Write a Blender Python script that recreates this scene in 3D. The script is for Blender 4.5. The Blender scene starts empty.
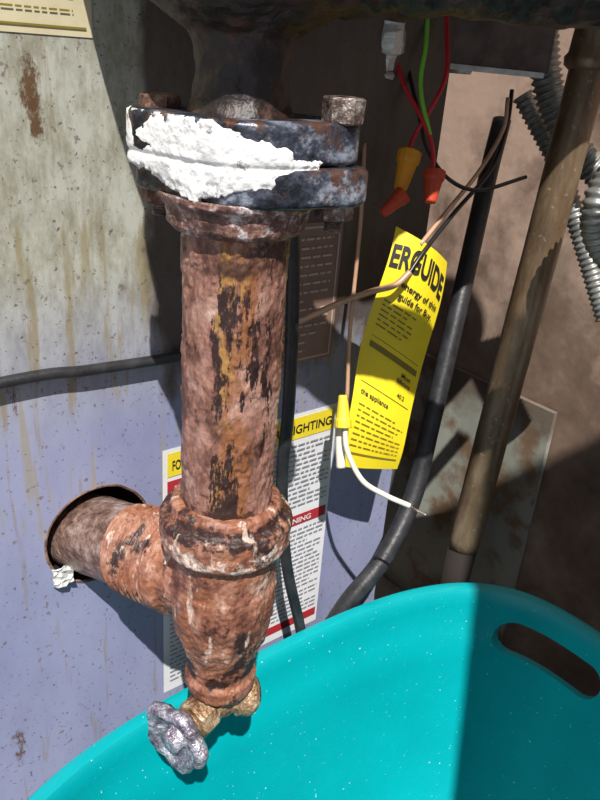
import bpy, bmesh, math, random
from mathutils import Vector, Matrix, noise
random.seed(4)
sc = bpy.context.scene
COL = sc.collection
# ---------------------------------------------------------------- camera
TH, PH, F, CZ = math.radians(25), math.radians(4.6), 750.0, 0.80
R0 = Vector((1,0,0)); U0 = Vector((0,math.sin(TH),math.cos(TH))); FW = Vector((0,math.cos(TH),-math.sin(TH)))
CR = R0*math.cos(PH)+U0*math.sin(PH); CU = -R0*math.sin(PH)+U0*math.cos(PH)
CAM = Vector((0,0,CZ))
cd = bpy.data.cameras.new('camera'); cam = bpy.data.objects.new('camera', cd); COL.objects.link(cam)
m = Matrix((CR, CU, -FW)).transposed().to_4x4(); m.translation = CAM
cam.matrix_world = m
cd.sensor_fit = 'VERTICAL'; cd.sensor_height = 36; cd.lens = F/800*36; cd.clip_start = 0.01
sc.camera = cam
def ray(px,py): return CR*((px-300)/F)+CU*(-(py-400)/F)+FW
def W(px,py,d): return CAM+ray(px,py)*d
# room axes: u runs along the boiler front, v into the boiler
UA = Vector((.77,.64,0)).normalized(); VA = Vector((-UA.y,UA.x,0))
def UV(u,v,z): return UA*u+VA*v+Vector((0,0,z))
def PV(px,py,v):
    r = ray(px,py); t = v/r.dot(VA); return CAM+r*t
def PU(px,py,u):
    r = ray(px,py); t = u/r.dot(UA); return CAM+r*t
VP = .47
# ---------------------------------------------------------------- materials
def L(c): return tuple(c)+(1,) if len(c)==3 else c
def mat(name, stops, scale=20, rough=.6, metal=0, bump=.3, bscale=None, stretch=(1,1,1), detail=8, rough2=None, bdist=.002, nrough=.65):
    m = bpy.data.materials.new(name); m.use_nodes = True
    nt = m.node_tree; N = nt.nodes; K = nt.links; b = N['Principled BSDF']
    tc = N.new('ShaderNodeTexCoord'); mp = N.new('ShaderNodeMapping'); mp.inputs['Scale'].default_value = stretch
    K.new(tc.outputs['Object'], mp.inputs[0])
    n = N.new('ShaderNodeTexNoise'); n.inputs['Scale'].default_value = scale; n.inputs['Detail'].default_value = detail
    n.inputs['Roughness'].default_value = nrough
    K.new(mp.outputs[0], n.inputs[0])
    cr = N.new('ShaderNodeValToRGB'); e = cr.color_ramp.elements
    while len(e) < len(stops): e.new(.5)
    for i,(p,c) in enumerate(stops): e[i].position = p; e[i].color = L(c)
    K.new(n.outputs[0], cr.inputs[0]); K.new(cr.outputs[0], b.inputs['Base Color'])
    b.inputs['Metallic'].default_value = metal; b.inputs['Roughness'].default_value = rough
    if rough2 is not None:
        mr = N.new('ShaderNodeMapRange'); mr.inputs[3].default_value = rough; mr.inputs[4].default_value = rough2
        mr.inputs[1].default_value = .35; mr.inputs[2].default_value = .65
        K.new(n.outputs[0], mr.inputs[0]); K.new(mr.outputs[0], b.inputs['Roughness'])
    if bump:
        n2 = N.new('ShaderNodeTexNoise'); n2.inputs['Scale'].default_value = bscale or scale*4; n2.inputs['Detail'].default_value = 6
        K.new(mp.outputs[0], n2.inputs[0])
        bp = N.new('ShaderNodeBump'); bp.inputs['Strength'].default_value = bump; bp.inputs['Distance'].default_value = bdist
        K.new(n2.outputs[0], bp.inputs['Height']); K.new(bp.outputs[0], b.inputs['Normal'])
    return m
def overlay(m, color, scale, lo, hi, stretch=(1,1,1), band=None, detail=8, seed=0, amount=1.0, nrough=.6):
    """mix a further blotch layer over a material's base colour; band=(axis,centre,halfwidth,soft)"""
    nt = m.node_tree; N = nt.nodes; K = nt.links; b = N['Principled BSDF']
    old = b.inputs['Base Color'].links[0].from_socket
    tc = N.new('ShaderNodeTexCoord'); mp = N.new('ShaderNodeMapping'); mp.inputs['Scale'].default_value = stretch
    mp.inputs['Location'].default_value = (seed,seed*.7,seed*.3)
    K.new(tc.outputs['Object'], mp.inputs[0])
    n = N.new('ShaderNodeTexNoise'); n.inputs['Scale'].default_value = scale; n.inputs['Detail'].default_value = detail
    n.inputs['Roughness'].default_value = nrough
    K.new(mp.outputs[0], n.inputs[0])
    val = n.outputs[0]
    for bd_ in ([band] if band and not isinstance(band,list) else (band or [])):
        ax,c,hw,soft = bd_
        sx = N.new('ShaderNodeSeparateXYZ'); K.new(tc.outputs['Object'], sx.inputs[0])
        s = N.new('ShaderNodeMath'); s.operation='SUBTRACT'; K.new(sx.outputs[ax], s.inputs[0]); s.inputs[1].default_value = c
        a = N.new('ShaderNodeMath'); a.operation='ABSOLUTE'; K.new(s.outputs[0], a.inputs[0])
        mr = N.new('ShaderNodeMapRange'); K.new(a.outputs[0], mr.inputs[0])
        mr.inputs[1].default_value = hw; mr.inputs[2].default_value = hw+soft; mr.inputs[3].default_value = 0; mr.inputs[4].default_value = -.5
        ad = N.new('ShaderNodeMath'); ad.operation='ADD'; K.new(val, ad.inputs[0]); K.new(mr.outputs[0], ad.inputs[1]); val = ad.outputs[0]
    r = N.new('ShaderNodeMapRange'); r.inputs[1].default_value = lo; r.inputs[2].default_value = hi
    r.inputs[4].default_value = amount
    K.new(val, r.inputs[0])
    mx = N.new('ShaderNodeMix'); mx.data_type='RGBA'
    K.new(r.outputs[0], mx.inputs[0]); K.new(old, mx.inputs[6]); mx.inputs[7].default_value = L(color)
    K.new(mx.outputs[2], b.inputs['Base Color'])
    return m
def flat(name, c, rough=.5, metal=0, bump=0.05, scale=60, var=.12):
    c2 = tuple(x*(1-var) for x in c)
    return mat(name, [(.3,c2),(.7,c)], scale=scale, rough=rough, metal=metal, bump=bump)

M_rust = mat('rusted_pipe', [(.34,(.05,.021,.016)),(.43,(.15,.065,.047)),(.51,(.28,.14,.105)),(.59,(.38,.22,.175)),(.70,(.54,.40,.34))], scale=48, rough=.55, bump=.8, bscale=240, rough2=.38, nrough=.74, stretch=(1,1,.6))
overlay(M_rust,(.24,.09,.03),38,.46,.54,stretch=(1,1,.35),band=(0,.006,.007,.03),seed=3,nrough=.74,amount=.85)
overlay(M_rust,(.028,.012,.011),46,.51,.53,stretch=(1,1,.25),band=(0,.007,.014,.03),seed=9,nrough=.74)
overlay(M_rust,(.34,.18,.055),90,.55,.59,stretch=(1,1,.35),band=(0,.003,.006,.03),seed=5,nrough=.76)
overlay(M_rust,(.04,.015,.012),80,.60,.65,seed=21,amount=.85,stretch=(1,1,.5),nrough=.74)
overlay(M_rust,(.05,.02,.014),60,.40,.50,seed=25,amount=.9,band=(2,.098,.007,.012))  # flange shadow painted into the pipe colour as a dark ring
overlay(M_rust,(.04,.018,.014),60,.42,.50,seed=35,amount=.9,band=(2,-.063,.004,.014))
M_rust2 = mat('rusted_fitting', [(.34,(.045,.017,.013)),(.43,(.15,.055,.034)),(.51,(.26,.11,.07)),(.59,(.36,.195,.14)),(.70,(.56,.44,.38))], scale=50, rough=.5, bump=1, bscale=220, nrough=.76, stretch=(1,1,.6))
overlay(M_rust2,(.30,.11,.05),30,.50,.58,seed=41,amount=.5)
overlay(M_rust2,(.035,.015,.014),42,.55,.59,seed=4,nrough=.74,stretch=(1,1,.6))
overlay(M_rust2,(.72,.61,.54),85,.44,.54,seed=12,amount=.85,band=(2,.040,.005,.016),nrough=.78)
overlay(M_rust2,(.035,.015,.013),80,.42,.50,seed=18,band=(2,.058,.004,.010),nrough=.78)
overlay(M_rust2,(.66,.52,.44),90,.58,.64,stretch=(1,1,.25),seed=17,amount=.75)
overlay(M_rust2,(.03,.012,.010),70,.42,.50,seed=22,band=(2,-.068,.006,.014))
M_nip = mat('worn_steel_nipple', [(.35,(.035,.022,.02)),(.46,(.15,.085,.065)),(.55,(.26,.17,.14)),(.68,(.44,.38,.37))], scale=60, rough=.42, bump=1, metal=.2, nrough=.76)
M_black = mat('greasy_black_iron', [(.36,(.008,.008,.010)),(.47,(.022,.024,.032)),(.55,(.07,.08,.11)),(.66,(.42,.46,.55))], scale=40, rough=.2, bump=.7, bscale=130, metal=.4, rough2=.42, nrough=.76, stretch=(.6,1,1))
overlay(M_black,(.13,.06,.037),40,.53,.59,seed=2,nrough=.76)
M_cast = mat('black_casting', [(.34,(.006,.004,.004)),(.52,(.016,.009,.008)),(.68,(.085,.035,.022))], scale=50, rough=.45, bump=1, bscale=130, nrough=.8)
M_hub = mat('chipped_flange_hub', [(.36,(.02,.014,.016)),(.46,(.11,.05,.04)),(.53,(.24,.13,.105)),(.59,(.50,.47,.50)),(.68,(.74,.72,.75))], scale=60, rough=.45, bump=1, nrough=.78)
M_putty = mat('white_sealant', [(.3,(.55,.55,.56)),(.5,(.78,.78,.78)),(.7,(.86,.86,.86))], scale=50, rough=.6, bump=1, bscale=140, bdist=.002)
overlay(M_putty,(.20,.18,.18),60,.57,.63,seed=6,nrough=.78)
M_bolt = mat('galvanised_bolt', [(.40,(.06,.035,.028)),(.52,(.20,.15,.13)),(.64,(.55,.52,.50))], scale=90, rough=.4, metal=.4, bump=.8, nrough=.8)
M_rbolt = mat('rusty_bolt', [(.38,(.04,.018,.012)),(.5,(.14,.062,.04)),(.62,(.32,.20,.14))], scale=90, rough=.7, bump=.8, nrough=.8)
M_brass = mat('corroded_brass', [(.37,(.07,.035,.022)),(.47,(.28,.155,.075)),(.57,(.48,.34,.21)),(.67,(.70,.62,.54))], scale=100, rough=.4, metal=.35, bump=.8, nrough=.8)
M_alu = mat('cast_aluminium_knob', [(.37,(.09,.07,.09)),(.48,(.28,.25,.31)),(.60,(.70,.69,.77))], scale=80, rough=.3, metal=.55, bump=1, nrough=.8)
M_tub = mat('turquoise_plastic', [(.3,(.0,.28,.315)),(.6,(.0,.335,.37))], scale=6, rough=.32, bump=.06, bscale=90)
overlay(M_tub,(.45,.7,.72),260,.715,.75,seed=7,detail=2)  # sun specks painted into the tub colour as pale dots
overlay(M_tub,(.10,.42,.46),700,.70,.74,seed=17,detail=2,amount=.7)
M_dark = flat('dark_cavity',(.018,.012,.010),rough=.9)
M_rubber = mat('black_rubber', [(.3,(.010,.010,.012)),(.7,(.04,.04,.045))], scale=60, rough=.42, bump=.2)
M_bx = mat('galvanised_conduit', [(.3,(.14,.14,.13)),(.6,(.36,.36,.34))], scale=50, rough=.4, metal=.5, bump=.2)
M_brown = mat('brown_steel_pipe', [(.34,(.08,.05,.032)),(.5,(.18,.12,.07)),(.66,(.32,.24,.16))], scale=24, rough=.36, metal=.35, bump=.3, stretch=(1,1,.3), nrough=.7)
overlay(M_brown,(.45,.38,.30),150,.63,.68,seed=3,amount=.6)
M_white = flat('white_paper',(.74,.74,.77),rough=.5)
M_yel = mat('yellow_card', [(.3,(.76,.58,.015)),(.7,(.88,.70,.02))], scale=14, rough=.5, bump=.15)
M_ylab = flat('yellow_ink',(.82,.64,.03)); M_red = flat('red_ink',(.42,.025,.035)); M_ink = flat('black_ink',(.015,.015,.015)); M_gink = flat('grey_ink',(.28,.28,.32))
M_olive = flat('faded_ink',(.22,.17,.02))
M_cream = mat('aged_paper', [(.3,(.50,.44,.27)),(.7,(.62,.56,.38))], scale=30, rough=.7, bump=.1)
M_plate = mat('brown_data_label', [(.3,(.22,.13,.105)),(.7,(.29,.18,.145))], scale=30, rough=.6, bump=.1)
M_plink = flat('pale_label_ink',(.52,.42,.34))
def wire(n,c): return flat(n,c,rough=.35)
M_wr, M_wg, M_wb, M_ww, M_wc = wire('red_insulation',(.62,.015,.03)), wire('green_insulation',(.25,.78,.06)), wire('black_insulation',(.012,.012,.012)), wire('white_insulation',(.8,.74,.62)), mat('copper_wire',[(.3,(.38,.20,.12)),(.7,(.70,.45,.30))],rough=.35,metal=.2,bump=.1)
M_no, M_nr, M_ny = flat('orange_wirenut',(.85,.36,.02)), flat('red_wirenut',(.55,.06,.02)), flat('yellow_wirenut',(.85,.64,.04))
M_galv = mat('galvanised_sheet',[(.3,(.40,.40,.38)),(.7,(.85,.85,.83))],scale=45,rough=.35,metal=.3,bump=.2,nrough=.75)
M_boxd = mat('grimy_box_steel',[(.3,(.05,.035,.03)),(.7,(.2,.15,.13))],scale=25,rough=.5,metal=.3,bump=.2)
# boiler enamel
M_jack = mat('stained_enamel', [(.3,(.215,.23,.375)),(.5,(.26,.28,.435)),(.7,(.31,.33,.475))], scale=9, rough=.45, bump=.2, bscale=160, stretch=(1,1,.5), bdist=.001)
def jacket_top(m):
    nt=m.node_tree;N=nt.nodes;K=nt.links;b=N['Principled BSDF'];old=b.inputs['Base Color'].links[0].from_socket
    tc=N.new('ShaderNodeTexCoord');sx=N.new('ShaderNodeSeparateXYZ');K.new(tc.outputs['Object'],sx.inputs[0])
    mr=N.new('ShaderNodeMapRange');mr.inputs[1].default_value=.53;mr.inputs[2].default_value=.66;K.new(sx.outputs[2],mr.inputs[0])
    n=N.new('ShaderNodeTexNoise');n.inputs['Scale'].default_value=50;n.inputs['Detail'].default_value=12;n.inputs['Roughness'].default_value=.78
    mp=N.new('ShaderNodeMapping');mp.inputs['Scale'].default_value=(1,1,.4);K.new(tc.outputs['Object'],mp.inputs[0]);K.new(mp.outputs[0],n.inputs[0])
    cr=N.new('ShaderNodeValToRGB');e=cr.color_ramp.elements;e[0].position=.40;e[0].color=(.24,.23,.17,1);e[1].position=.58;e[1].color=(.42,.425,.37,1)
    K.new(n.outputs[0],cr.inputs[0])
    mx=N.new('ShaderNodeMix');mx.data_type='RGBA';K.new(mr.outputs[0],mx.inputs[0]);K.new(old,mx.inputs[6]);K.new(cr.outputs[0],mx.inputs[7]);K.new(mx.outputs[2],b.inputs['Base Color'])
jacket_top(M_jack)
overlay(M_jack,(.25,.20,.10),80,.52,.60,stretch=(1,1,.10),seed=1,band=(2,.62,.06,.10),amount=.7)
overlay(M_jack,(.30,.26,.16),110,.56,.62,stretch=(1,1,.06),seed=31,band=(2,.52,.06,.10),amount=.6)
overlay(M_jack,(.24,.19,.13),90,.62,.67,stretch=(1,1,.08),seed=61,amount=.5)
overlay(M_jack,(.17,.13,.12),160,.635,.67,seed=8,amount=.8,detail=5)
overlay(M_jack,(.10,.06,.05),300,.65,.68,seed=28,amount=.8,detail=3)
overlay(M_jack,(.10,.045,.025),36,.68,.71,stretch=(1,1,.35),seed=15,nrough=.75)
for (px,py,hx,hz) in ((31,85,.001,.012),(37,118,.001,.008),(20,745,.0006,.010),(13,395,.0004,.003)):
    p=PV(px,py,VP); overlay(M_jack,(.10,.05,.022),130,.40,.50,stretch=(1,1,.5),band=[(0,p.x,hx,.014),(2,p.z,hz,.035)],seed=px,nrough=.8,amount=.95)
# upper part beside the pump: brown stain plus recess shadow painted into the colour
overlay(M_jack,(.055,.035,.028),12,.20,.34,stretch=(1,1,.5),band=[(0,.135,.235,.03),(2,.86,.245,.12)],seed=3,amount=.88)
M_wall = mat('grimy_tan_wall', [(.3,(.10,.062,.045)),(.5,(.22,.15,.11)),(.7,(.42,.32,.25))], scale=7, rough=.7, bump=.3, bscale=60)
overlay(M_wall,(.62,.44,.35),9,.36,.54,seed=6,band=(2,.78,.20,.25),amount=.8)
M_wall2 = mat('grey_green_sheet', [(.3,(.24,.25,.21)),(.5,(.33,.345,.30)),(.7,(.42,.435,.38))], scale=9, rough=.5, bump=.2, stretch=(1,1,.3))
overlay(M_wall2,(.20,.13,.08),14,.50,.62,seed=4)
overlay(M_wall2,(.13,.09,.065),10,.30,.45,seed=14,band=(2,zt_c:=.43,.03,.10),amount=.8)
M_floor = mat('stained_concrete', [(.3,(.12,.09,.07)),(.6,(.33,.28,.23))], scale=12, rough=.8, bump=.5)
M_slab = mat('shade_slab_paint', [(.3,(.25,.22,.19)),(.7,(.32,.28,.24))], scale=10, rough=.6, bump=.1)
# ---------------------------------------------------------------- mesh helpers
def link(o,parent=None,label=None,category=None,kind=None,group=None):
    if o.name not in COL.objects: COL.objects.link(o)
    if parent is not None:
        bpy.context.view_layer.update()
        o.parent=parent; o.matrix_parent_inverse=parent.matrix_world.inverted()
    if label: o['label']=label
    if category: o['category']=category
    if kind: o['kind']=kind
    if group: o['group']=group
    return o
def empty(name,loc,label,category,**k):
    o=bpy.data.objects.new(name,None); o.location=loc; o.empty_display_size=.02; link(o,None,label,category,**k)
    bpy.context.view_layer.update(); return o
def mk(name,verts,faces,mats,origin=None,smooth=True,parent=None,fm=None,**k):
    origin = Vector(origin) if origin is not None else sum((Vector(v) for v in verts),Vector())/len(verts)
    me=bpy.data.meshes.new(name); me.from_pydata([Vector(v)-origin for v in verts],[],faces)
    if not isinstance(mats,(list,tuple)): mats=[mats]
    for x in mats: me.materials.append(x)
    if fm:
        for p,i in zip(me.polygons,fm): p.material_index=i
    me.polygons.foreach_set('use_smooth',[smooth]*len(me.polygons)); me.update()
    o=bpy.data.objects.new(name,me); o.location=origin
    return link(o,parent,**k)
def frame(ax):
    ax=Vector(ax).normalized(); h=Vector((1,0,0)) if abs(ax.x)<.8 else Vector((0,1,0))
    x=(h-ax*h.dot(ax)).normalized(); return x,ax.cross(x),ax
def rings(rows,closed=True,cap=True,base=0):
    v=[];f=[];n=len(rows[0])
    for r in rows: v+=r
    for i in range(len(rows)-1):
        for j in range(n if closed else n-1):
            a=base+i*n+j;b=base+i*n+(j+1)%n; f.append((a,b,b+n,a+n))
    if cap and closed:
        f.append(tuple(base+j for j in range(n))[::-1]); f.append(tuple(base+(len(rows)-1)*n+j for j in range(n)))
    return v,f
def dn(p,amp,sc=60,seed=0):
    return amp*noise.fractal(Vector((p.x*sc+seed,p.y*sc,p.z*sc)),1,2,4) if amp else 0
def stack(origin,axis,prof,seg=64,rf=None,amp=0,sc=60,cap=True,base=0,seed=0):
    x,y,z=frame(axis); rows=[]
    for h,r in prof:
        row=[]
        for j in range(seg):
            t=2*math.pi*j/seg; rr=rf(t,h,r) if rf else r
            d=x*math.cos(t)+y*math.sin(t); p=Vector(origin)+z*h+d*rr
            if amp and rr>1e-5: p+=d*dn(p,amp,sc,seed)
            row.append(p)
        rows.append(row)
    return rings(rows,True,cap,base)
def dens(prof,step=.003):
    out=[prof[0]]
    for a,b in zip(prof,prof[1:]):
        n=max(1,int(abs(b[0]-a[0])/step))
        for i in range(1,n+1): out.append((a[0]+(b[0]-a[0])*i/n,a[1]+(b[1]-a[1])*i/n))
    return out
def smoothpath(pts,n=10):
    P=[Vector(p) for p in pts]; P=[P[0]*2-P[1]]+P+[P[-1]*2-P[-2]]; out=[]
    for i in range(1,len(P)-2):
        a,b,c,d=P[i-1:i+3]
        for k in range(n):
            t=k/n; out.append(.5*((2*b)+(c-a)*t+(2*a-5*b+4*c-d)*t*t+(-a+3*b-3*c+d)*t**3))
    out.append(P[-2]); return out
def sweep(name,pts,r,mt,seg=12,n=10,parent=None,rf=None,resample=None,**k):
    path=smoothpath(pts,n)
    if resample:
        out=[path[0]];acc=0
        for a,b in zip(path,path[1:]):
            l=(b-a).length;t=resample-acc
            while t<l: out.append(a.lerp(b,t/l)); t+=resample
            acc=(acc+l)%resample
        path=out
    rows=[];T=(path[1]-path[0]).normalized();x,y,_=frame(T)
    for i,p in enumerate(path):
        t=(path[min(i+1,len(path)-1)]-path[max(i-1,0)]).normalized()
        q=T.rotation_difference(t); x=q@x; T=t; x=(x-T*x.dot(T)).normalized(); y=T.cross(x)
        rr=rf(i) if rf else r
        rows.append([p+(x*math.cos(2*math.pi*j/seg)+y*math.sin(2*math.pi*j/seg))*rr for j in range(seg)])
    v,f=rings(rows); return mk(name,v,f,mt,parent=parent,**k)
def join(*parts):
    V=[];Fc=[]
    for v,f in parts:
        b=len(V); V+=v; Fc+=[tuple(i+b for i in q) for q in f]
    return V,Fc
def evalmesh(o):
    dg=bpy.context.evaluated_depsgraph_get(); dg.update()
    me=bpy.data.meshes.new_from_object(o.evaluated_get(dg)); o.modifiers.clear(); o.data=me; return o
def remesh(o,vox=.0016,sm=3,amp=0,sc=60,sharp=0,scs=200):
    m=o.modifiers.new('r','REMESH'); m.mode='VOXEL'; m.voxel_size=vox; m.use_smooth_shade=True
    s=o.modifiers.new('s','SMOOTH'); s.iterations=sm; s.factor=.5
    mt=o.data.materials[0]; evalmesh(o)
    if not o.data.materials: o.data.materials.append(mt)
    if amp:
        me=o.data; nn=[v.normal.copy() for v in me.vertices]
        for v,n in zip(me.vertices,nn): v.co+=n*(dn(v.co,amp,sc,2)+dn(v.co,sharp,scs,5))
        me.update()
    o.data.polygons.foreach_set('use_smooth',[True]*len(o.data.polygons)); return o
def boolcut(o,verts,faces):
    me=bpy.data.meshes.new('c'); me.from_pydata([Vector(v) for v in verts],[],faces); c=bpy.data.objects.new('c',me); COL.objects.link(c)
    bm=bmesh.new(); bm.from_mesh(me); bmesh.ops.recalc_face_normals(bm,faces=bm.faces); bm.to_mesh(me); bm.free()
    bm=bmesh.new(); bm.from_mesh(o.data); bmesh.ops.recalc_face_normals(bm,faces=bm.faces); bm.to_mesh(o.data); bm.free()
    m=o.modifiers.new('b','BOOLEAN'); m.operation='DIFFERENCE'; m.object=c; m.solver='EXACT'
    bpy.context.view_layer.update(); evalmesh(o); bpy.data.objects.remove(c)
def boxuv(u0,u1,v0,v1,z0,z1):
    V=[UV(u,v,z) for z in (z0,z1) for v in (v0,v1) for u in (u0,u1)]
    return V,[(0,2,3,1),(4,5,7,6),(0,1,5,4),(2,6,7,3),(0,4,6,2),(1,3,7,5)]
def obox(c,ax,ay,az):
    c=Vector(c);V=[c+ax*i+ay*j+az*k for k in (-1,1) for j in (-1,1) for i in (-1,1)]
    return V,[(0,2,3,1),(4,5,7,6),(0,1,5,4),(2,6,7,3),(0,4,6,2),(1,3,7,5)]
# ---------------------------------------------------------------- room
v,f=boxuv(-1.2,.80,-.4,1.15,-.05,0); mk('floor',v,f,M_floor,origin=(0,0,0),smooth=False,kind='structure',label='stained grey-brown concrete floor')
v,f=boxuv(.80,.86,-.4,1.15,-.05,2.0); mk('wall_right',v,f,M_wall,origin=(0,0,0),smooth=False,kind='structure',label='grimy tan plaster wall beside the boiler')
v,f=boxuv(-1.2,.86,1.15,1.2,-.05,2.0); mk('wall_back',v,f,M_wall,origin=(0,0,0),smooth=False,kind='structure',label='grimy tan wall behind the boiler')
v,f=obox((.60,-.12,.86),Vector((.306,0,0)),Vector((0,.02,0)),Vector((0,0,.86))); mk('shade_slab_1',v,f,M_slab,smooth=False,kind='structure',label='unseen slab added to shade the tub and right wall')  # added out of view to cast shade on the tub and right wall
zt=PU(445,365,.786).z
vr=PU(532,500,.786).dot(VA)
v,f=boxuv(.790,.7975,vr,.78,0.002,zt)
mk('metal_sheet_panel',v,f,M_wall2,origin=(0,0,0),smooth=False,label='grey-green painted metal sheet standing against the tan wall',category='sheet panel')
# ---------------------------------------------------------------- boiler
boiler=empty('boiler',UV(.1,.7,0),'lavender-grey enamelled boiler cabinet with rust drips and safety labels','boiler')
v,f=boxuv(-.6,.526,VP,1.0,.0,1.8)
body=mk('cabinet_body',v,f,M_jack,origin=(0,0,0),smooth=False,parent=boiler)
hc=PV(99,534,VP)
hv,hf=stack(hc-VA*.03,VA,[(0,.042),(.10,.042)],seg=64)
boolcut(body,hv,hf)
body.data.polygons.foreach_set('use_smooth',[False]*len(body.data.polygons))
v,f=stack(hc+VA*.0005,VA,[(0,.0419),(.068,.0419),(.068,.001)],seg=64,cap=False)
mk('hole_liner',v,f,M_dark,parent=boiler)
v,f=stack(hc-VA*.0008,VA,[(0.001,.0415),(-.0004,.0430),(0.0008,.0436)],seg=64,cap=False,amp=.0005,sc=90)
mk('hole_rim',v,f,M_rbolt,parent=boiler)
# bent torn metal tab: thin crumpled sheet at the hole's lower edge
tc0=PV(60,572,VP)-VA*.003; rows=[]
for i in range(7):
    row=[]
    for j in range(6):
        p=tc0+UA*((j-2.5)*.0030)+Vector((0,0,(i-3)*.0030))
        p-=VA*(.004*abs(math.sin(i*1.1+j*.7))+.0015*j*.3)
        row.append(p+Vector((0,0,dn(p,.003,200))))
    rows.append(row)
v,f=rings(rows,closed=False,cap=False)
tb_=mk('metal_tab',v,f,M_galv,parent=boiler,smooth=False,label='small bent grey metal tab')
ms=tb_.modifiers.new('s','SOLIDIFY'); ms.thickness=.0008
class Sheet:
    def __init__(s,mapf): s.m=mapf; s.v=[]; s.f=[]; s.i=[]
    def quad(s,x0,y0,x1,y1,mi,lay=1,nx=1,ny=1):
        b=len(s.v)
        for j in range(ny+1):
            for i in range(nx+1): s.v.append(s.m(x0+(x1-x0)*i/nx,y0+(y1-y0)*j/ny,lay))
        for j in range(ny):
            for i in range(nx):
                a=b+j*(nx+1)+i; s.f.append((a,a+1,a+nx+2,a+nx+1)); s.i.append(mi)
    def text(s,t,x,y,h,mi,lay=2,w=None,arc=0,bold=.015):
        cu=bpy.data.curves.new('t','FONT'); cu.body=t; cu.size=1; o=bpy.data.objects.new('t',cu); COL.objects.link(o)
        cu.offset=bold
        dg=bpy.context.evaluated_depsgraph_get(); me=bpy.data.meshes.new_from_object(o.evaluated_get(dg))
        xs=[p.co.x for p in me.vertices]; W0=max(xs) if xs else 1
        k=h/.72; kx=(w/W0) if w else k; b=len(s.v)
        for p in me.vertices:
            fx=p.co.x/W0; s.v.append(s.m(x+p.co.x*kx,y+p.co.y*k+arc*math.sin(math.pi*fx),lay))
        for p in me.polygons: s.f.append(tuple(b+q for q in p.vertices)); s.i.append(mi)
        bpy.data.objects.remove(o)
    def lines(s,x0,x1,y1,y0,step,th,mi,lay=2,aspect=1.4):
        y=y1
        while y>y0:
            x=x0; end=x1-(random.random()*.3*(x1-x0) if random.random()<.3 else 0)
            while x<end:
                wl=random.uniform(1.2,4.5)*th*aspect; e=min(x+wl,end); s.quad(x,y-th,e,y,mi,lay); x=e+th*.8*aspect
            y-=step
    def make(s,name,mats,**k): return mk(name,s.v,s.f,mats,smooth=False,fm=s.i,**k)
S=Sheet(lambda x,y,l: UV(.252+x,VP-.0006*(l+1),.24+y))
S.quad(0,0,.185,.262,0,0)
S.quad(.004,.236,.181,.258,2,1); S.text('BEFORE LIGHTING',.084,.242,.009,1,w=.094)
S.text('FOR YOUR SAFETY READ',.008,.242,.009,1,w=.072)
S.quad(.004,.208,.018,.232,3,1); S.text('!',.009,.213,.014,0,lay=2)
S.lines(.022,.092,.232,.150,.0052,.0016,4); S.lines(.100,.180,.230,.160,.0052,.0016,4)
S.quad(.098,.138,.182,.150,3,1); S.text('WARNING',.118,.141,.006,0,w=.045)
S.lines(.100,.180,.133,.06,.0052,.0016,4); S.lines(.006,.092,.144,.01,.0052,.0016,4)
S.quad(.098,.010,.182,.020,3,1); S.lines(.100,.180,.053,.026,.0052,.0016,4)
S.quad(.0945,.004,.0955,.232,1,1)
S.make('safety_label',[M_white,M_ink,M_ylab,M_red,M_gink],parent=boiler,label='white lighting instruction label with yellow header and red bars')
S=Sheet(lambda x,y,l: UV(.300+x,VP-.0006*(l+1),.552+y))
S.quad(0,0,.122,.122,0,0)
for q in ((.003,.003,.119,.0045),(.003,.1175,.119,.119),(.003,.003,.0045,.119),(.1175,.003,.119,.119)): S.quad(*q,1,1)
S.lines(.010,.112,.110,.012,.0075,.0018,1)
S.make('data_label',[M_plate,M_plink],parent=boiler,label='brown data label with thin pale border')
S=Sheet(lambda x,y,l: UV(.06+x,VP-.0006*(l+1),.797+y))
S.quad(0,0,.147,.12,0,0); S.quad(.004,.004,.143,.0052,1,1); S.lines(.012,.135,.11,.012,.008,.0012,1)
S.make('paper_label',[M_cream,M_olive],parent=boiler,label='yellowed paper label')
# ---------------------------------------------------------------- horizontal cable
sweep('power_cable',[UV(-.1,VP-.008,.583),PV(0,383,VP-.007),PV(90,370,VP-.007),PV(185,355,VP-.007),UV(.33,VP-.007,.588)],.0040,M_rubber,label='black rubber cable running along the boiler front',category='cable')
# ---------------------------------------------------------------- riser assembly
AX=Vector((-.042,.41,0)); 
def A(z): return Vector((AX.x,AX.y,CZ+z))
riser=empty('drain_riser',A(-.30),'rusty vertical steel pipe with oval flange above and tee below','pipe')
def prf(t,h,r):
    p=Vector((math.cos(t)*r*90,math.sin(t)*r*90,h*55))
    n=noise.fractal(p,1,2,3)
    return r+(.0009 if n>.22 else 0)*min(1,(n-.22)*8)   # flaking scale
v,f=stack(A(0),(0,0,1),dens([(-.275,.0287),(-.1,.0293),(-.085,.030)],.0010),seg=200,rf=prf,amp=.0005,sc=200)
mk('pipe',v,f,M_rust,origin=A(-.2),parent=riser)
T=A(-.330)
hole_in=W(86,531,.60); 
br=(hole_in-T); bl=br.length; bd=br.normalized()
def ribs(t,h,r): return r*(1+(.05*abs(math.sin(t*6)) if -.40<h<-.325 else 0))
p1=stack(A(0),(0,0,1),dens([(-.424,.020),(-.422,.0245),(-.412,.0258),(-.408,.0225),(-.39,.0245),(-.37,.031),(-.345,.0345),(-.31,.0345),(-.298,.0350),(-.296,.0395),(-.293,.0420),(-.277,.0430),(-.273,.0415),(-.271,.037),(-.264,.0350),(-.262,.032)],.0012),seg=140,rf=ribs)
p2=stack(T,bd,dens([(0,.030),(.035,.032),(.038,.0355),(.046,.036),(.049,.033)],.0012),seg=90)
v,f=join(p1,p2)
tee=mk('tee_fitting',v,f,M_rust2,origin=A(-.33),parent=riser); remesh(tee,.0009,1,.0008,110,.0006,260)
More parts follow.
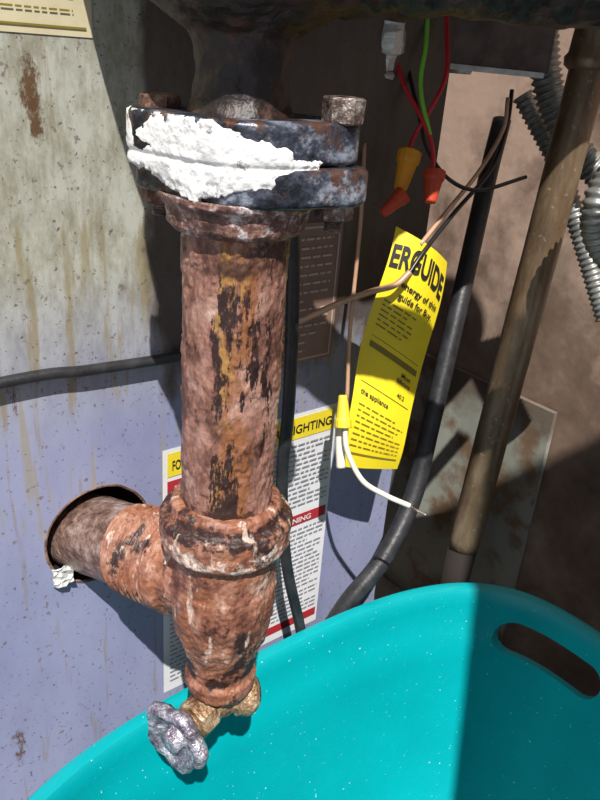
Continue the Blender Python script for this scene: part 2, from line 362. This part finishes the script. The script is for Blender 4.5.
def thr(t,h,r): return r+.0016*math.sin((h/.0064+t/(2*math.pi))*2*math.pi)
v,f=stack(T,bd,dens([(.047,.0345),(.092,.0325)],.0005),seg=90,rf=thr,amp=.0005,sc=120)
mk('thread',v,f,M_rust2,origin=T,parent=riser)
v,f=stack(T,bd,dens([(.088,.0312),(bl+.04,.0312)],.002),seg=72,amp=.0005)
mk('nipple',v,f,M_nip,origin=T,parent=riser)
FR,Fr,Fd=.043,.0145,.0465
def hull(al,R=FR,r=Fr,d=Fd):
    a=abs(math.atan2(math.sin(al),math.cos(al))); a=min(a,math.pi-a); be=math.acos((R-r)/d)
    tx,ty=d+r*math.cos(be),r*math.sin(be); la=math.atan2(ty,tx)
    if a>=be: return R
    if a>=la: return R/math.cos(be-a)
    s=math.sin(a)*d; return d*math.cos(a)+math.sqrt(max(r*r-s*s,0))
def oval(name,z0,z1,mt,rot,parent,off=0,grow=0,amp=.0008):
    c=A(0)+Vector((off,0,0)); rows=[]
    b=.0022; prof=[(z0,-.03),(z0,-b),(z0+b*.4,-b*.4),(z0+b,0)]+[(z0+b+(z1-z0-2*b)*k/8,0) for k in range(1,8)]+[(z1-b,0),(z1-b*.4,-b*.4),(z1,-b),(z1,-.03)]
    for z,d in prof:
        row=[]
        for j in range(240):
            t=2*math.pi*j/240; r=hull(t-rot)+d+grow; dd=Vector((math.cos(t),math.sin(t),0)); p=c+dd*max(r,.008)+Vector((0,0,z)); p+=dd*dn(p,amp,70); row.append(p)
        rows.append(row)
    v,f=rings(rows); return mk(name,v,f,mt,origin=A(z0),parent=parent)
oval('pipe_flange',-.0725,-.0535,M_black,math.radians(-4),riser,.0065,.0006)
v,f=stack(A(0),(0,0,1),dens([(-.091,.0305),(-.0905,.0345),(-.087,.0375),(-.078,.0390),(-.074,.0425),(-.071,.043)],.001),seg=120,amp=.0013,sc=130)
mk('flange_hub',v,f,M_hub,origin=A(-.085),parent=riser)
pump=empty('circulator_pump',A(.03),'black cast-iron circulator pump with white sealant at its flange','pump')
PO=.0025
oval('pump_flange',-.0525,-.032,M_black,math.radians(3),pump,PO,-.0012)
v,f=stack(A(0),(0,0,1),dens([(-.034,.030),(-.031,.0275),(-.026,.0245),(-.010,.0235),(.004,.026),(.012,.038),(.02,.055),(.05,.062),(.085,.055),(.09,.03)],.002),seg=72)
p2=stack(A(.042)+Vector((0,.01,0)),(1,.02,0),dens([(.0,.028),(.06,.027),(.07,.023),(.19,.022),(.195,.027),(.21,.027),(.214,.022),(.38,.022)],.003),seg=48)
vv,ff=join((v,f),p2)
vol=mk('volute',vv,ff,M_cast,origin=A(.03),parent=pump); remesh(vol,.0022,2,.0016,60,.0006,160)
mo=UV(.175,.375,CZ+.135)
p1=stack(mo,UA,[(0,.05),(.004,.082),(.02,.086),(.16,.086),(.17,.090),(.18,.090),(.19,.086),(.43,.086),(.45,.06),(.455,.03)],seg=48)
mk('pump_motor',*p1,M_cast,parent=pump,origin=mo)
def putty():
    rows=[];c=A(0)+Vector((PO+.001,0,0))
    n1=360;n2=70
    for i in range(n2+1):
        z=-.0715+(.0390)*i/n2; row=[]
        for j in range(n1+1):
            t=math.radians(-188+160*j/n1)
            dd=Vector((math.cos(t),math.sin(t),0))
            r=hull(t)+.0002; p=c+dd*r+Vector((0,0,z))
            tj=j/n1; zi=i/n2
            top=1.02 if tj<.45 else 1.02-(tj-.45)*.95
            bot=.15+.09*math.sin(tj*11)+(.10 if tj<.2 else 0)
            edge=min((top-zi)*7,(zi-bot)*7,(tj-.02)*22,(.97-tj)*10,1.3)
            nz=noise.fractal(p*110,1,2,5); nz2=noise.noise(p*40)
            a=max(-1,min(1,edge+nz*.8+nz2*.5-.15))
            th=(.0006*a+.0006*nz+.0009) if a>0 else .010*a
            if a>0: th-=.0012*math.exp(-((zi-.47)/.04)**2)
            row.append(c+dd*(r+th)+Vector((0,0,z)))
        rows.append(row)
    v=[];f=[];n=n1+1
    for r in rows: v+=r
    for i in range(n2):
        for j in range(n1): a=i*n+j; f.append((a,a+1,a+1+n,a+n))
    return v,f
v,f=putty(); mk('sealant',v,f,M_putty,origin=A(-.05),parent=pump,label='thick white sealant smeared over the flange joint')
def hexp(c,ax,r,h,rot=0,sides=6):
    return stack(c,ax,[(0,r*.93),(h*.12,r),(h*.88,r),(h,r*.9)],seg=sides)
for sx,(mh,mn) in ((-1,(M_rbolt,M_rbolt)),(1,(M_bolt,M_bolt))):
    b=A(0)+Vector((sx*.0480+(.004 if sx>0 else .005),-.003 if sx>0 else .006,0))
    bo=mk('flange_bolt',*stack(b,(0,0,1),dens([(-.088,.0045),(-.029 if sx<0 else -.02,.0045)],.0004),seg=24,rf=lambda t,h,r:r+.0005*math.sin((h/.0016+t/6.283)*6.283)),M_bolt,parent=pump)
    hh=.013 if sx>0 else .007
    mk('bolt_head',*stack(b+Vector((0,0,-.033)),(0,0,1),[(0,.0100),(.001,.0110),(hh-.001,.0110),(hh,.0098)],seg=6,amp=.0008,sc=150),mh,parent=bo,smooth=False)
    mk('nut',*hexp(b+Vector((0,0,-.081)),(0,0,1),.0105,.009),mn,parent=bo,smooth=False)
# ---------------------------------------------------------------- drain valve
valve=empty('drain_valve',A(-.437),'corroded brass drain valve with cast aluminium handwheel under the tee','valve')
vc=A(-.438)
kc=W(178,736,.525); sd=(kc-vc).normalized(); sl=(kc-vc).length
out=(W(262,690,.57)-vc).normalized()
p1=stack(vc,(0,0,1),dens([(-.012,.006),(-.008,.013),(.004,.0145),(.012,.0125),(.022,.0115)],.002),seg=40)
p2=stack(vc,sd,dens([(0,.012),(.012,.0125),(.016,.0125)],.002),seg=40)
p3=stack(vc,out,dens([(0,.012),(.010,.0125),(.012,.0160),(.024,.0165),(.028,.013)],.002),seg=40)
vb=mk('valve_body',*join(p1,p2,p3),M_brass,origin=vc,parent=valve); remesh(vb,.0009,1,.0010,150)
mk('packing_nut',*hexp(vc+sd*.015,sd,.0150,.015,sides=8),M_brass,parent=valve,smooth=False)
mk('valve_stem',*stack(vc,sd,[(.025,.009),(.034,.008),(.035,.005),(sl,.005)],seg=20),M_brass,parent=valve)
mk('outlet_mouth',*stack(vc+out*.0275,out,[(0,.0105),(.0018,.0105)],seg=32),M_dark,parent=valve)
def lob(t,h,r): return r*(1+.24*(abs(math.cos(t*2.5))**1.2)) if r>.012 else r
v,f=stack(kc-sd*.004,sd,[(0,.004),(0,.014),(-.001,.0190),(.003,.0230),(.008,.0230),(.0115,.0205),(.009,.016),(.004,.0115),(.006,.008),(.013,.0075),(.014,.005),(.014,.001)],seg=100,rf=lob,amp=.0018,sc=140)
mk('handwheel',v,f,M_alu,parent=valve,label='grey cast aluminium lobed handwheel')
# ---------------------------------------------------------------- tub
TC=UV(.32,.243,0)
tub=empty('utility_tub',TC,'turquoise oval plastic tub with slotted carry handle standing under the drain','tub')
def sup(a,b,t,n=3.0):
    c,s=math.cos(t),math.sin(t); k=(abs(c/a)**n+abs(s/b)**n)**(-1/n); return k*c,k*s
prof=[(.085,0),(.066,.003),(.058,.012),(.020,.20),(.006,.282),(-.003,.284),(-.007,.288),(-.007,.295),(-.004,.2995),(.001,.3005),(.006,.299),(.009,.294),(.011,.283),(.0165,.2535),(.0185,.250),(.0235,.220),(.066,.016),(.074,.008),(.095,.006)]
rows=[]
for d,z in prof:
    row=[]
    for j in range(200):
        t=2*math.pi*j/200; a,b=sup(.293-d,.168-d,t); row.append(TC+UA*a+VA*b+Vector((0,0,z)))
    rows.append(row)
v,f=rings(rows)
tb=mk('tub_body',v,f,M_tub,origin=(0,0,0),parent=tub)
def slot(cv,z,hl,hr,u0,u1):
    row=[]
    for j in range(32):
        t=2*math.pi*j/32; y=math.cos(t)*hr+(hl-hr)*(1 if math.cos(t)>0 else -1); zz=math.sin(t)*hr
        row.append((y,zz))
    return rings([[UV(u,cv+y,z+zz) for y,zz in row] for u in (u0,u1)])
v,f=slot(.281,.2540,.056,.0185,.50,.80)
boolcut(tb,v,f)
tb.data.polygons.foreach_set('use_smooth',[True]*len(tb.data.polygons))
try: tb.data.set_sharp_from_angle(angle=math.radians(40))
except Exception as e: print(e)
# ---------------------------------------------------------------- brown gas pipe
a=W(463,547,.82); b=W(598,35,.635); ax=(b-a)
gp=empty('gas_pipe',a,'brown-painted steel gas pipe running down beside the boiler','pipe')
v,f=stack(a,ax,dens([(0,.014),(.001,.0165),(ax.length,.0165)],.01),seg=40,amp=.0003)
mk('pipe_length',v,f,M_brown,parent=gp)
c=W(589,68,.645)
v,f=stack(c,ax,[(-.003,.017),(0,.0215),(.006,.0225),(.010,.0200),(.035,.0197),(.039,.0225),(.047,.0225),(.049,.017)],seg=40,amp=.0005)
mk('pipe_coupling',v,f,M_brown,parent=gp)
v,f=stack(a,ax,[(-.10,.0155),(.002,.0155)],seg=40)
mk('pipe_stub',v,f,M_dark,parent=gp)
# ---------------------------------------------------------------- hoses
sweep('black_hose',[W(502,120,.79),W(487,180,.79),W(460,300,.78),W(432,420,.78),W(412,500,.78),W(382,560,.77),W(346,605,.765),W(315,655,.78)],.0098,M_rubber,seg=16,label='thick black rubber hose curving down behind the tub',category='hose')
sweep('thin_black_tube',[W(285,180,.52),W(293,260,.55),W(289,400,.60),W(282,480,.64),W(286,560,.68),W(299,622,.72),W(306,660,.74)],.0052,M_rubber,seg=14,label='thin black tube hanging behind the rusty pipe',category='tube')
def bx(name,pts,r,label):
    return sweep(name,pts,r,M_bx,seg=16,resample=.0012,rf=lambda i: r*(1+.12*math.sin(i*2*math.pi/5)),label=label,category='flexible conduit')
bx('flexible_conduit',[W(541,-20,.70),W(543,40,.70),W(549,90,.71),W(566,135,.72),W(600,175,.73),W(630,190,.73)],.0135,'dark spiral metal flexible conduit passing behind the gas pipe')
bx('flexible_conduit',[W(650,150,.62),W(614,172,.60),W(596,205,.60),W(600,245,.62),W(640,290,.64)],.0105,'bright spiral metal flexible conduit looping beside the gas pipe')
bx('flexible_conduit',[W(522,95,.745),W(538,125,.75),W(560,170,.76),W(582,240,.765),W(606,320,.77)],.0095,'thin spiral metal conduit leaving the junction box')
# ---------------------------------------------------------------- junction box
c=W(488,36,.66)
jb=empty('junction_box',c,'grimy steel junction box with bright bottom edge above the wires','junction box')
mk('box_shell',*obox(c,Vector((.047,.01,0)),Vector((-.006,.03,0)),Vector((0,0,.026))),M_boxd,parent=jb,smooth=False)
mk('box_lip',*obox(c+Vector((0,-.03,-.027)),Vector((.049,.010,-.001)),Vector((0,.004,0)),Vector((0,0,.0022))),M_galv,parent=jb,smooth=False)
mk('box_knockout',*stack(c+Vector((-.02,0,-.032)),(0,0,1),[(0,.010),(.006,.012)],seg=24),M_galv,parent=jb)
c=W(383,60,.60)
mk('cable_clamp',*stack(c,(0.1,-.2,1),dens([(-.020,.009),(-.018,.0125),(-.008,.0130),(-.006,.011),(.006,.011),(.008,.015),(.014,.015),(.03,.012)],.002),seg=10,amp=.0016,sc=110),M_galv,smooth=False,label='shiny galvanised cable clamp with wires leaving it',category='cable clamp')
# ---------------------------------------------------------------- wires
def wr(name,pts,mt,r=.0017,label='',parent=None,cat='wire'):
    k={'label':label} if parent else {'label':label,'category':cat}
    return sweep(name,[W(*p) for p in pts],r,mt,seg=10,parent=parent,**k)
D=.60
wr('red_wire',[(388,-10,D),(394,35,D),(402,80,D),(420,115,D),(432,145,D),(433,180,D)],M_wr,.0018,label='red insulated wire running into the red wire nut')
wr('red_wire',[(446,0,D),(447,40,D),(446,75,D),(433,105,D),(415,135,.61),(405,160,.61)],M_wr,.0018,label='red insulated wire bending toward the orange wire nut')
wr('red_wire',[(362,20,D),(352,55,D),(338,78,D),(320,88,.59)],M_wr,.0016,label='short red wire beside the cable clamp')
wr('green_wire',[(428,0,D),(426,45,D),(421,75,D),(422,100,D),(430,135,D)],M_wg,.0018,label='bright green insulated wire')
wr('black_wire',[(405,5,.61),(407,60,.61),(418,110,.61),(428,150,.61),(450,180,.62),(480,190,.64),(526,177,.66)],M_wb,label='black insulated wire curling out with a free end')
wr('white_wire',[(376,0,D),(367,40,D),(366,100,.61),(362,200,.61),(357,260,.62),(350,330,.63),(347,400,.64)],M_wc,.0017,label='copper-coloured wire hanging down to the yellow wire nut')
wr('brown_lead',[(508,98,.66),(503,130,.66),(480,170,.65),(448,210,.64),(420,245,.625)],M_wc,.0019,label='tan lead from the junction box')
wr('black_lead',[(512,90,.665),(507,125,.665),(492,168,.66),(455,212,.645),(425,250,.625),(408,275,.62)],M_wb,.0019,label='black lead crossing the yellow tag')
wr('copper_capillary',[(410,272,.615),(395,285,.615),(370,292,.62),(335,305,.62),(300,321,.61),(270,333,.59)],M_wc,.0026,label='thin copper capillary tube crossing behind the pipe',cat='tube')
ww=wr('white_lead',[(345,425,.64),(347,450,.64),(362,480,.64),(385,495,.64),(410,506,.64)],M_ww,.0023,label='white insulated lead with a stripped end')
wr('stripped_end',[(410,506,.64),(418,511,.64),(426,515,.64)],M_bolt,.0012,parent=ww,label='bare tinned end')
wr('white_lead',[(340,425,.65),(340,445,.65),(341,468,.65)],M_ww,.0042,label='short cream sleeve hanging from the yellow wire nut')
def nut(px,py,d,px2,py2,mt,r,label):
    a=W(px,py,d);b=W(px2,py2,d);h=(b-a).length
    v,f=stack(a,b-a,dens([(0,r*.5),(h*.04,r*.62),(h*.7,r*.95),(h*.75,r*1.12),(h,r*1.15)],.001),seg=36,rf=lambda t,hh,rr:rr*(1+.05*math.sin(t*12)))
    mk('wire_nut',v,f,mt,label=label,category='wire connector')
nut(400,190,.61,410,152,M_no,.0085,'orange plastic wire nut')
nut(430,203,.60,435,171,M_nr,.0075,'red plastic wire nut')
nut(382,214,.60,404,194,M_nr,.0060,'small red wire nut lying against the yellow tag')
nut(343,395,.64,343,428,M_ny,.0062,'yellow wire nut joining the white leads')
# ---------------------------------------------------------------- yellow tag
LR=[((395,226,.622),(446,262,.655)),((379,284,.63),(434,322,.66)),((363,345,.64),(420,384,.67)),((350,402,.65),(405,432,.68)),((335,466,.665),(397,469,.69))]
LL=smoothpath([W(*a) for a,b in LR],8); RR=smoothpath([W(*b) for a,b in LR],8)
def tagmap(x,y,l):
    t=(1-y)*(len(LL)-1); i=min(int(t),len(LL)-2); k=t-i
    a=LL[i].lerp(LL[i+1],k); b=RR[i].lerp(RR[i+1],k); ac=b-a; dn_=LL[i+1]-LL[i]
    n=ac.cross(dn_).normalized()
    if n.y>0: n=-n
    return a+ac*x+n*(.008*math.sin(math.pi*x)*(.3+y)+.004*math.sin(y*9)+.0005*l)
S=Sheet(tagmap)
S.quad(0,0,1,1,0,0,nx=12,ny=40)
S.text('ERGUIDE',.01,.835,.095,1,w=.94,arc=.03,bold=.03)
S.text('energy of this',.24,.785,.026,1,w=.68,bold=.025); S.text('guide for Buy.',.26,.74,.026,1,w=.62,bold=.025)
S.lines(.1,.62,.71,.60,.020,.006,2,aspect=6)
S.quad(.10,.515,.92,.540,2,1,nx=6); S.quad(.10,.56,.92,.562,1,1,nx=6)
S.text('Most',.66,.475,.020,1,w=.18); S.text('Efficient',.60,.445,.020,1,w=.26); S.text('40.2',.66,.385,.02,1,w=.14)
S.quad(.08,.36,.92,.363,1,1,nx=6); S.text('the appliance',.10,.31,.024,1,w=.45)
S.lines(.1,.9,.27,.10,.024,.005,2,aspect=6); S.quad(.08,.06,.92,.070,2,1,nx=6)
tg=S.make('energy_tag',[M_yel,M_ink,M_olive],label='yellow cardboard energy guide tag hanging from the wires',category='tag')
# ---------------------------------------------------------------- light
sd=bpy.data.lights.new('sun','SUN'); sd.energy=6.6; sd.angle=math.radians(.6); sd.color=(1,.96,.90)
so=bpy.data.objects.new('sun',sd); COL.objects.link(so)
so.rotation_euler=Vector((-.07,.57,-.82)).to_track_quat('-Z','Y').to_euler()
w=bpy.data.worlds.new('world'); sc.world=w; w.use_nodes=True
w.node_tree.nodes['Background'].inputs[0].default_value=(.80,.87,1,1); w.node_tree.nodes['Background'].inputs[1].default_value=.50
sc.view_settings.view_transform='Standard'
